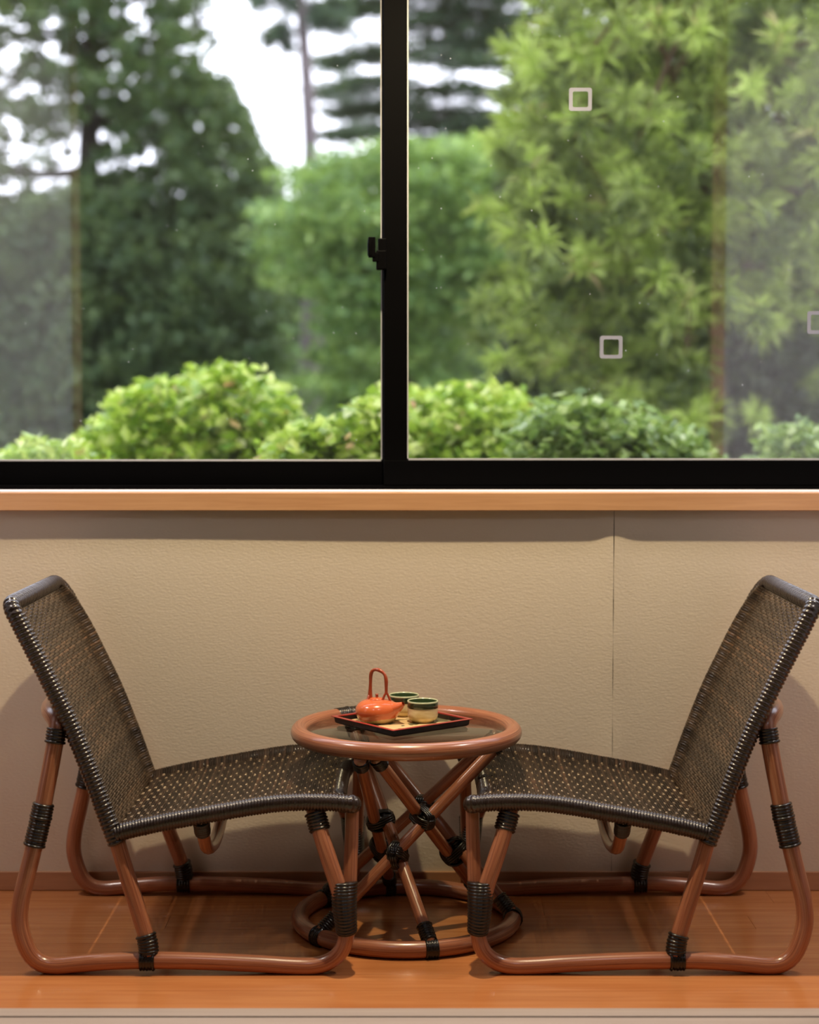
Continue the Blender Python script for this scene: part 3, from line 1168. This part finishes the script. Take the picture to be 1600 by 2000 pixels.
Z = np.broadcast_to(pc[:, None, 1], X.shape).copy()
# pulled out into a spout shoulder at +x, soft lobes, slightly lopsided
f = np.exp(-((np.mod(a + PI, 2 * PI) - PI) / 0.42) ** 2)[None, :] * np.exp(-((Z - 0.031) / 0.013) ** 2)
X = X * (1 + 0.20 * f)
Z = Z + 0.006 * f
lob = 0.0010 * np.sin(3 * a + 0.5)[None, :] * np.sin(PI * np.clip(Z / 0.05, 0, 1))
X = X + lob * np.cos(a)
Yv = Yv + lob * np.sin(a)
cut = 0.0085 + 0.0050 * np.sin(a * 2 + 2.2) + 0.003 * np.sin(a + 4.0)
low = Z < cut[None, :]
i = np.arange(n - 1)[:, None]
j = np.arange(segs)[None, :]
j2 = (j + 1) % segs
q = np.stack([i * segs + j, i * segs + j2, (i + 1) * segs + j2, (i + 1) * segs + j], -1).reshape(-1, 4)
fm = (low[:-1].astype(int)).reshape(-1)
body = bpy.data.objects.new('body', np_mesh('body', np.stack([X, Yv, Z], -1).reshape(-1, 3), q, [ORANGE, CREAM], True, None, fm))
COL.objects.link(body)
body.parent = pot
sp = catmull([V(0.030, 0, 0.030), V(0.046, 0, 0.034), V(0.057, 0, 0.0395), V(0.0655, 0, 0.0455)], 8)
nn = len(sp)
m = MB().tube(sp, np.linspace(0.0185, 0.0048, nn), 18, ry=np.linspace(0.024, 0.0052, nn), up=V(0, 0, 1), caps=False)
m.tube(sp[::-1][:8], np.linspace(0.0036, 0.006, 8), 14, caps=False)
m.build('spout', ORANGE, pot)
m = MB().lathe([(0.0001, 0.0495), (0.0165, 0.0495), (0.0172, 0.0508), (0.0155, 0.0525), (0.010, 0.0540), (0.0001, 0.0545)], segs=32)
lid = m.build('lid', ORANGE, pot)
MB().lathe([(0.0032, 0.0535), (0.0030, 0.0580), (0.0036, 0.0605), (0.0030, 0.0620), (0.0001, 0.0622)], segs=16).build('knob', DKOR, lid)
H0 = 0.0445
hp = [V(-0.025, 0, H0), V(-0.0245, 0, 0.062), V(-0.0235, 0, 0.085), V(-0.0225, 0, 0.103), V(-0.018, 0, 0.1125), V(-0.009, 0, 0.1155), V(0.002, 0, 0.1135), V(0.0115, 0, 0.1065), V(0.0155, 0, 0.095), V(0.016, 0, 0.078), V(0.016, 0, 0.063)]
hp = [p + V(0.0075, 0, 0) for p in hp]
hc = catmull(hp, 8)
t = np.linspace(0, 1, len(hc))
hr = 0.0038 + 0.0034 * np.exp(-t / 0.07) + 0.0004 * np.sin(t * 25)
m = MB().tube(hc, hr, 12)
for dy in (-1, 1):
    m.tube(catmull([V(0.0235, 0, 0.068), V(0.0235 + dy * 0.004, dy * 0.003, 0.058), V(0.024 + dy * 0.0095, dy * 0.006, 0.041)], 6), 0.0026, 10)
    m.tube(catmull([V(-0.0175, 0, 0.060), V(-0.018, dy * 0.0045, 0.055), V(-0.0185, dy * 0.009, 0.0475)], 6), 0.0030, 10)
m.build('handle', DKOR, pot)

# cups
GREEN = simple('green_glaze', (0.018, 0.040, 0.018), 0.15, 0.5, 0.5, 0.35)
LIPG = simple('pale_green_lip', (0.46, 0.50, 0.32), 0.2, 0.5, 0.4)
CUPC = Mat('cream_glaze')
_n = CUPC.noise(CUPC.coords('Object', (1, 1, 3.0)), 24, 3, 0.5, 0.5)
CUPC.bump(_n, 0.15, 0.001)
CUPC = CUPC.set(Base_Color=CUPC.ramp(_n, [(0.35, (0.62, 0.48, 0.22)), (0.6, (0.78, 0.67, 0.40))]), Roughness=0.3, Coat_Weight=0.3)


def cup(loc_, rz, label):
    e = tag(empty('tea_cup', loc_, rz), label, 'cup', 'cups on the tray')
    MB().lathe([(0.0001, 0.0), (0.0245, 0.0), (0.0255, 0.0035), (0.0300, 0.006), (0.0330, 0.0115), (0.0337, 0.0165), (0.0330, 0.0215), (0.0336, 0.0265), (0.0333, 0.0315)], segs=44).build('body', CUPC, e)
    MB().lathe([(0.0333, 0.0312), (0.0342, 0.0325), (0.0341, 0.0390), (0.0340, 0.0440)], segs=44).build('glaze_band', GREEN, e)
    MB().lathe([(0.0340, 0.0440), (0.0342, 0.0462), (0.0332, 0.0476), (0.0318, 0.0470), (0.0311, 0.0455)], segs=44).build('lip', LIPG, e)
    MB().lathe([(0.0311, 0.0455), (0.0302, 0.0300), (0.0285, 0.0130), (0.0220, 0.0070), (0.0001, 0.0060)], segs=44).build('inner_glaze', simple('inner_green', (0.05, 0.085, 0.035), 0.18, 0.5, 0.4), e)
    return e


c1 = on_plane(826, 1413.5, MZ) + V(0, 0.0255, 0)
c2 = on_plane(789, 1401, MZ) + V(0, 0.0255, 0)
cup(V(c1[0], c1[1], MZ), 0.4, 'cream and green tea cup in front, nearest the tray edge on the right')
cup(V(c2[0], c2[1], MZ), 2.1, 'cream and green tea cup half hidden behind the teapot and front cup')

# ------------------------------------------------------------------ garden outside the window
GZ0 = -1.2
tag(MB().box(-40, 40, WALL + 0.4, 70, GZ0 - 0.3, GZ0).build('ground', SOIL, smooth=False), kind='structure')


def leaf_cloud(C, size, R, aspect=0.5, upb=0.6, droop=0.0, outdir=None, per=1):
    """one small folded leaf per row of C: four corners, two faces"""
    n = len(C)
    N = R.normal(0, 1, (n, 3))
    N[:, 2] = np.abs(N[:, 2]) + upb
    N /= np.linalg.norm(N, axis=1)[:, None]
    D_ = R.normal(0, 1, (n, 3))
    if outdir is not None:
        D_ = D_ * 0.5 + outdir
    D_[:, 2] -= droop
    D_ -= N * np.sum(D_ * N, 1)[:, None]
    D_ /= np.linalg.norm(D_, axis=1)[:, None] + 1e-9
    S = np.cross(N, D_)
    L = size * R.uniform(0.65, 1.35, n)[:, None]
    W = L * aspect
    p0 = C - D_ * L * 0.5
    p2 = C + D_ * L * 0.5 - N * L * 0.10
    p1 = C + S * W * 0.5 - N * L * 0.06 - D_ * L * 0.05
    p3 = C - S * W * 0.5 - N * L * 0.06 - D_ * L * 0.05
    v = np.stack([p0, p1, p2, p3], 1).reshape(-1, 3)
    i = np.arange(n)[:, None] * 4
    tint = 0.5 * R.uniform(0, 1, n) + 0.5 * np.repeat(R.uniform(0, 1, n // per + 1), per)[:n]
    return v, np.concatenate([i + np.array([[0, 1, 2]]), i + np.array([[0, 2, 3]])]), tint


def clump_points(centres, radii, per, R, shell=0.55):
    n = len(centres)
    d = R.normal(0, 1, (n, per, 3))
    d /= np.linalg.norm(d, axis=2)[:, :, None]
    r = R.uniform(shell, 1.0, (n, per, 1)) ** 0.7
    rad = np.asarray(radii)
    if rad.ndim == 1:
        rad = np.stack([rad, rad, rad * 0.75], -1)
    return (centres[:, None, :] + d * r * rad[:, None, :]).reshape(-1, 3), d.reshape(-1, 3)


def needle_tufts(C, A, length, per, R, width=0.0075, spread=0.85):
    """bundles of long needles fanning out round an axis"""
    n = len(C)
    d = R.normal(0, 1, (n, per, 3)) * spread + A[:, None, :]
    d /= np.linalg.norm(d, axis=2)[:, :, None]
    L = length * R.uniform(0.7, 1.2, (n, per, 1))
    s = np.cross(d, R.normal(0, 1, (n, per, 3)))
    s /= np.linalg.norm(s, axis=2)[:, :, None]
    base = C[:, None, :] - A[:, None, :] * (R.uniform(0, 1, (n, per, 1)) * length * 0.9)
    mid = base + d * L * 0.55
    v = np.stack([base, mid + s * width, base + d * L - V(0, 0, 1) * L * 0.12, mid - s * width], 2).reshape(-1, 3)
    i = np.arange(n * per)[:, None] * 4
    tint = 0.3 * R.uniform(0, 1, n * per) + 0.7 * np.repeat(R.uniform(0, 1, n), per)
    return v, np.concatenate([i + np.array([[0, 1, 2]]), i + np.array([[0, 2, 3]])]), tint


def plant(name, label, cat, group, base, foliage, lmat, stems, bmat):
    """foliage: (verts, tris); stems: list of (points, radii)"""
    e = tag(empty(name, base), label, cat, group)
    v, t, tint = foliage
    me = np_mesh('foliage', v - np.asarray(base), t, lmat, False)
    me.attributes.new('tint', 'FLOAT', 'POINT').data.foreach_set('value', np.repeat(tint, len(v) // len(tint)).astype(np.float32))
    o = bpy.data.objects.new('foliage', me)
    COL.objects.link(o)
    o.parent = e
    tag(o, kind='stuff')
    if stems:
        m = MB()
        for P, r in stems[:1]:
            m.tube(P, r, 10)
        m.build('trunk', bmat, e, off=base)
        if len(stems) > 1:
            m = MB()
            for P, r in stems[1:]:
                m.tube(P, r, 6)
            tag(m.build('branches', bmat, e, off=base), kind='stuff')
    return e


def pix_pts(n, R, u0, u1, v0, v1, y0, y1, keep=None):
    """random points of a block of air in front of the window, optionally thinned by keep(u, v)"""
    out = []
    while len(out) < n:
        u, v, yy = R.uniform(u0, u1), R.uniform(v0, v1), R.uniform(y0, y1)
        if keep is None or R.uniform() < keep(u, v):
            out.append(at(u, v, yy))
    return np.array(out)


def interp(x, xs, ys):
    return float(np.interp(x, xs, ys))


DARKG = leaf_mat('dark_evergreen_leaf', [(0.15, (0.029, 0.061, 0.027)), (0.5, (0.066, 0.117, 0.049)), (0.85, (0.137, 0.197, 0.076))], 0.45, 0.25)
FARG = leaf_mat('far_leaf', [(0.15, (0.046, 0.079, 0.053)), (0.5, (0.092, 0.147, 0.087)), (0.85, (0.170, 0.242, 0.134))], 0.6, 0.25)
BLUEG = leaf_mat('cedar_leaf', [(0.15, (0.030, 0.061, 0.047)), (0.5, (0.060, 0.108, 0.076)), (0.85, (0.112, 0.179, 0.112))], 0.5, 0.2)
MAPG = leaf_mat('maple_leaf', [(0.15, (0.073, 0.145, 0.055)), (0.5, (0.170, 0.303, 0.092)), (0.85, (0.362, 0.508, 0.157))], 0.5, 0.4)
PINEG = leaf_mat('pine_needle', [(0.10, (0.035, 0.055, 0.026)), (0.34, (0.13, 0.175, 0.065)), (0.50, (0.30, 0.36, 0.12)), (0.68, (0.44, 0.57, 0.11)), (0.86, (0.62, 0.76, 0.24)), (0.97, (0.50, 0.33, 0.19))], 0.45, 0.3)
HEDGE = leaf_mat('bright_shrub_leaf', [(0.12, (0.13, 0.26, 0.035)), (0.4, (0.36, 0.54, 0.06)), (0.66, (0.58, 0.70, 0.13)), (0.88, (0.74, 0.78, 0.34)), (0.98, (0.62, 0.26, 0.12))], 0.28, 0.32)
MIDG = leaf_mat('mid_shrub_leaf', [(0.15, (0.09, 0.17, 0.045)), (0.5, (0.24, 0.36, 0.09)), (0.8, (0.42, 0.54, 0.17)), (0.95, (0.60, 0.68, 0.36))], 0.32, 0.32)
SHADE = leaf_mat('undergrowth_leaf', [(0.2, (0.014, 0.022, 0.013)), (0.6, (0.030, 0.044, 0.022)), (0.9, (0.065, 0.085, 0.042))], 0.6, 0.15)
BARK1 = bark_mat('dark_bark', (0.020, 0.016, 0.014), (0.060, 0.048, 0.040))
BARK2 = bark_mat('grey_bark', (0.10, 0.082, 0.085), (0.20, 0.17, 0.175))
BARK3 = bark_mat('brown_bark', (0.060, 0.040, 0.022), (0.13, 0.085, 0.048))


def on_ground(u, Y):
    p = at(u, 790, Y)
    return V(p[0], Y, GZ0)


# -- wood far behind: separate crowns side by side
R = np.random.default_rng(21)
far = [(-60, 430, 26, 'far broad tree crown at the left edge behind the dark evergreen', 260), (190, 372, 32, 'far tree crown behind the trunk of the dark evergreen', 240),
       (420, 395, 38, 'far tree crown right of the dark evergreen trunk', 240), (660, 470, 26, 'far tree crown behind the slender grey pine trunk', 260),
       (900, 330, 32, 'far tree crown just right of the window mullion', 260), (1130, 260, 38, 'far tree crown behind the middle of the large pine', 280),
       (1390, 240, 26, 'far tree crown behind the trunk of the large pine', 280), (1650, 300, 32, 'far tree crown at the right edge behind the large pine', 280)]
for u, vt, Y, lab, wpx in far:
    def keep(a, b, u=u, vt=vt, wpx=wpx):
        h = vt + 220 * (abs(a - u) / wpx) ** 2.2
        return 1.0 if b > h else 0.0
    C = pix_pts(520, R, u - wpx, u + wpx, vt - 10, 1010, Y - 2.2, Y + 2.2, keep)
    P, d = clump_points(C, R.uniform(0.35, 0.75, len(C)), 85, R, 0.3)
    base = on_ground(u, Y)
    tp = at(u + R.uniform(-20, 20), vt + 120, Y)
    plant('broadleaf_tree', lab, 'tree', 'far trees of the garden', base, leaf_cloud(P, 0.22, R, 0.6, per=85), FARG,
          [(np.linspace(base, tp, 12), np.linspace(0.28, 0.06, 12))], BARK1)

# -- large dark evergreen on the left
R = np.random.default_rng(22)
Y = 16.4


def ever(u, v):
    e = interp(v, [-300, 0, 130, 220, 330, 420, 560, 900], [330, 400, 420, 480, 540, 560, 540, 560])
    if u > e:
        return 0
    if v < 385:
        k = 0.55 if (u > 150 and v > 110) else 0.34
        if 250 < v < 385 and u < 330:
            k *= 0.5
        if u > 330 and v > 150:
            k = 1.0
        return k * 0.8
    return 0.8


C = pix_pts(3600, R, -160, 580, -260, 900, Y - 1.6, Y + 0.9, ever)
rad = R.uniform(0.12, 0.32, len(C)) * np.where(C[:, 2] > 2.8, 0.5, 1.0)
P, d = clump_points(C, rad, 46, R, 0.15)
base = on_ground(162, Y)
tk = catmull([base, at(160, 800, Y), at(166, 560, Y), at(172, 330, Y), at(178, 120, Y), at(190, -200, Y)], 8)
st = [(tk, np.linspace(0.17, 0.06, len(tk)))]
for k in range(16):
    v0 = R.uniform(-150, 560)
    s = R.choice([-1, 1])
    a = at(168 + (560 - v0) * 0.02, v0, Y)
    b = at(168 + s * R.uniform(120, 330), v0 - R.uniform(-20, 120), Y + R.uniform(-1.6, 1.2))
    mid = (a + b) / 2 + V(0, 0, -0.12)
    c = catmull([a, mid, b], 8)
    st.append((c, np.linspace(0.045, 0.012, len(c))))
plant('evergreen_tree', 'tall dark evergreen with thick dark trunk behind the left window pane', 'tree', None, base, leaf_cloud(P, 0.085, R, 0.5, per=46), DARKG, st, BARK1)

# -- slender grey pine with bare curving trunk
R = np.random.default_rng(23)
Y = 18.6
base = on_ground(606, Y)
tk = catmull([base, at(604, 900, Y), at(608, 730, Y), at(612, 620, Y), at(606, 500, Y), at(604, 380, Y), at(606, 290, Y), at(601, 190, Y), at(596, 110, Y), at(590, 40, Y), at(582, -60, Y), at(585, -260, Y)], 8)
rad = np.interp(np.arange(len(tk)), [0, 16, 24, 40, 56, len(tk)], [0.17, 0.14, 0.125, 0.080, 0.072, 0.05])
st = [(tk, rad)]
tips = []
for (u0, v0, u1, v1) in ((592, 60, 515, 70), (590, 40, 650, 45), (586, 0, 500, -10), (588, 20, 665, 5), (583, -60, 520, -90), (583, -60, 660, -80), (584, -150, 560, -180), (584, -150, 640, -190)):
    a, b = at(u0, v0, Y), at(u1, v1, Y + R.uniform(-0.4, 0.4))
    c = catmull([a, (a + b) / 2 + V(0, 0, -0.05), b], 6)
    st.append((c, np.linspace(0.022, 0.008, len(c))))
    for t in (0.45, 0.6, 0.75, 0.88, 1.0):
        tips.append(a + (b - a) * t + R.normal(0, 0.05, 3))
tips = np.array(tips)
C, A = clump_points(tips, np.full(len(tips), 0.16), 9, R, 0.2)
plant('pine_tree', 'slender grey pine with a bare curving trunk seen against the white sky', 'tree', None, base, needle_tufts(C, A, 0.13, 20, R, 0.008), BLUEG, st, BARK2)

# -- cedar with flat layered boughs behind the mullion
R = np.random.default_rng(24)
Y = 21.0
base = on_ground(774, Y)
tk = catmull([base, at(774, 600, Y), at(772, 200, Y), at(770, -260, Y)], 10)
st = [(tk, np.linspace(0.24, 0.07, len(tk)))]
pts, dd = [], []
layers = [(-140, 280), (-90, -120), (-60, 300), (-20, 300), (20, -130), (0, 290), (35, 300), (62, 270), (95, 300), (110, -140), (120, 240), (170, -150), (185, 290), (215, -130), (225, 280), (250, 240), (262, -120), (290, 280), (330, -120), (340, 250), (400, 230), (430, -110), (480, 220), (560, 220)]
for v0, du in layers:
    a = at(773, v0 - 14, Y)
    for q_ in range(3):
        b = at(773 + du * R.uniform(0.75, 1.05), v0 + R.uniform(-14, 22), Y + R.uniform(-1.3, 1.3))
        c = catmull([a, a * 0.5 + b * 0.5 + V(0, 0, 0.05), b], 8)
        st.append((c, np.linspace(0.03, 0.008, len(c))))
        L = np.linalg.norm(b - a)
        for t in R.uniform(0.12, 1.0, 44):
            p = a + (b - a) * t + R.normal(0, 1, 3) * V(0.22, 0.26, 0.035) * (1.15 - 0.5 * t)
            pts.append(p)
            dd.append(unit((b - a) + R.normal(0, 0.5, 3) * V(1, 1, 0.2)))
C, A = np.array(pts), np.array(dd)
P, d = clump_points(C, np.stack([np.full(len(C), 0.17), np.full(len(C), 0.17), np.full(len(C), 0.05)], -1), 22, R, 0.1)
plant('cedar_tree', 'blue-green cedar with flat layered boughs behind the window mullion', 'tree', None, base, leaf_cloud(P, 0.085, R, 0.35, 1.2, per=22), BLUEG, st, BARK1)

# -- soft green maple in the middle
R = np.random.default_rng(25)
Y = 12.8


def mapl(u, v):
    e0 = interp(v, [280, 340, 420, 500, 550, 580, 640, 740, 900], [700, 590, 545, 520, 540, 636, 650, 600, 590])
    e1 = interp(v, [270, 330, 420, 600, 700, 900], [960, 990, 1020, 1010, 960, 930])
    if not (e0 < u < e1):
        return 0
    return 0.35 if (u > 800 and v > 600) else 0.8


C = pix_pts(400, R, 520, 1030, 285, 900, Y - 1.1, Y + 1.1, mapl)
Cl = C + 0
rad = np.stack([R.uniform(0.22, 0.42, len(C)), R.uniform(0.22, 0.42, len(C)), R.uniform(0.06, 0.13, len(C))], -1)
P, d = clump_points(C, rad, 80, R, 0.1)
base = on_ground(800, Y)
st = []
tk = catmull([base, at(795, 800, Y), at(780, 600, Y), at(770, 420, Y)], 8)
st.append((tk, np.linspace(0.09, 0.03, len(tk))))
for k in range(14):
    a = tk[R.integers(8, len(tk))]
    b = C[R.integers(0, len(C))]
    c = catmull([a, (a + b) / 2 + V(0, 0, 0.1), b], 6)
    st.append((c, np.linspace(0.022, 0.006, len(c))))
plant('maple_tree', 'soft green maple with feathery layered leaves on both sides of the mullion', 'tree', None, base, leaf_cloud(P, 0.085, R, 0.45, 0.9, 0.5, per=80), MAPG, st, BARK3)

# -- large yellow-green pine filling the right pane
R = np.random.default_rng(26)
Y = 8.15


def big(u, v):
    e = interp(v, [-200, 0, 80, 200, 330, 420, 520, 600, 680, 760, 900], [1000, 1030, 1040, 1010, 1000, 980, 970, 990, 1010, 1080, 1130])
    if u < e + 12 * math.sin(v / 23.0):
        return 0
    if u > 1390 and v > 640:
        return 0.10
    if u > 1330 and v > 480:
        return 0.35
    return 0.75 if v < 700 else 0.5


C0 = pix_pts(470, R, 960, 1800, -220, 910, Y - 0.9, Y + 1.0, big)
# tufts hang together in little sprays
C = (C0[:, None, :] + R.normal(0, 0.07, (len(C0), 3, 3))).reshape(-1, 3)
ctr = at(1380, 420, Y + 0.3)
A = C - ctr
A[:, 2] *= 0.3
A /= np.linalg.norm(A, axis=1)[:, None]
A += V(0, -0.5, 0.45) + R.normal(0, 0.35, A.shape)
A /= np.linalg.norm(A, axis=1)[:, None]
fol = needle_tufts(C, A, 0.12, 54, R, 0.0052, 0.7)
base = on_ground(1386, Y + 0.35)
tk = catmull([base, at(1388, 900, Y + 0.35), at(1390, 640, Y + 0.35), at(1394, 380, Y + 0.35), at(1398, 100, Y + 0.35), at(1402, -260, Y + 0.35)], 10)
st = [(tk, np.linspace(0.085, 0.04, len(tk)))]
for k in range(34):
    i0 = R.integers(12, len(tk))
    a = tk[i0]
    b = C0[R.integers(0, len(C0))]
    c = catmull([a, (a + b) / 2 + V(0, 0, 0.08), b], 6)
    st.append((c, np.linspace(0.024, 0.007, len(c))))
plant('large_pine_tree', 'large yellow-green pine with needle tufts filling the right window pane', 'tree', None, base, fol, PINEG, st, BARK3)

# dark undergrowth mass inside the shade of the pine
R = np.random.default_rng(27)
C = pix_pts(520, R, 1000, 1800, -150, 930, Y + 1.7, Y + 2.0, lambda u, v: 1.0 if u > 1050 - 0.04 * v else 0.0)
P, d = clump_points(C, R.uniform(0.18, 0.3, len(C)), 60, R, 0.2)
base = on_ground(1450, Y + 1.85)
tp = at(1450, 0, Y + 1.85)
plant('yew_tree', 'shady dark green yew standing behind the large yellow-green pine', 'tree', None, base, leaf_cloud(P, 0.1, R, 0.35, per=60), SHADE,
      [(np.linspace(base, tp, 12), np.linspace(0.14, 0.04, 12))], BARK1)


# -- bright shrubs under the window
def shrub(label, u0, u1, edge, Y, dY, n, seed, leaf=0.056, mat=HEDGE, per=24, vb=1010, name='leafy_shrub'):
    R = np.random.default_rng(seed)
    C = pix_pts(n, R, u0, u1, min(edge[1]) - 5, vb, Y - dY, Y + dY, lambda a, b: 1.0 if b > interp(a, *edge) + 8 else 0.0)
    P, d = clump_points(C, R.uniform(0.04, 0.095, len(C)), per, R, 0.3)
    uc = (u0 + u1) / 2
    base = on_ground(uc, Y)
    st = []
    for k in range(9):
        b = C[R.integers(0, len(C))]
        c = catmull([base + V(R.uniform(-.05, .05), R.uniform(-.05, .05), 0), (base + b) / 2 + R.normal(0, 0.06, 3), b], 6)
        st.append((c, np.linspace(0.016, 0.005, len(c))))
    plant(name, label, 'shrub', 'bright shrubs under the window', base, leaf_cloud(P, leaf, R, 0.62, 0.8, 0.25, d * 0.6, per=1), mat, st, BARK3)


shrub('rounded mound of bright yellow-green leaves below the left window pane', 150, 600,
      ([150, 185, 225, 290, 350, 420, 470, 520, 565, 600], [890, 830, 780, 750, 742, 718, 722, 742, 775, 830]), 6.4, 0.34, 520, 31, 0.052)
shrub('low pale leafy shrub at the bottom left corner of the window', 0, 190,
      ([0, 20, 60, 110, 150, 190], [905, 885, 862, 870, 882, 900]), 5.55, 0.2, 110, 32, 0.048)
shrub('low bright green shrub just left of the window mullion', 540, 770,
      ([540, 590, 640, 690, 720, 770], [870, 838, 826, 800, 785, 778]), 5.6, 0.2, 250, 33, 0.048)
shrub('bright yellow-green maple shrub just right of the window mullion', 760, 1120,
      ([760, 800, 850, 900, 940, 985, 1030, 1080, 1120], [770, 762, 760, 752, 756, 752, 790, 825, 890]), 6.45, 0.32, 450, 34, 0.052)
shrub('mid green shrub under the large pine', 1020, 1400,
      ([1020, 1060, 1120, 1180, 1250, 1310, 1400], [815, 790, 778, 785, 805, 840, 885]), 5.6, 0.2, 260, 35, 0.046, MIDG)
shrub('small pale green shrub at the bottom right corner of the window', 1470, 1680,
      ([1470, 1510, 1550, 1590, 1680], [890, 850, 822, 838, 850]), 6.1, 0.25, 150, 36, 0.046, MIDG)
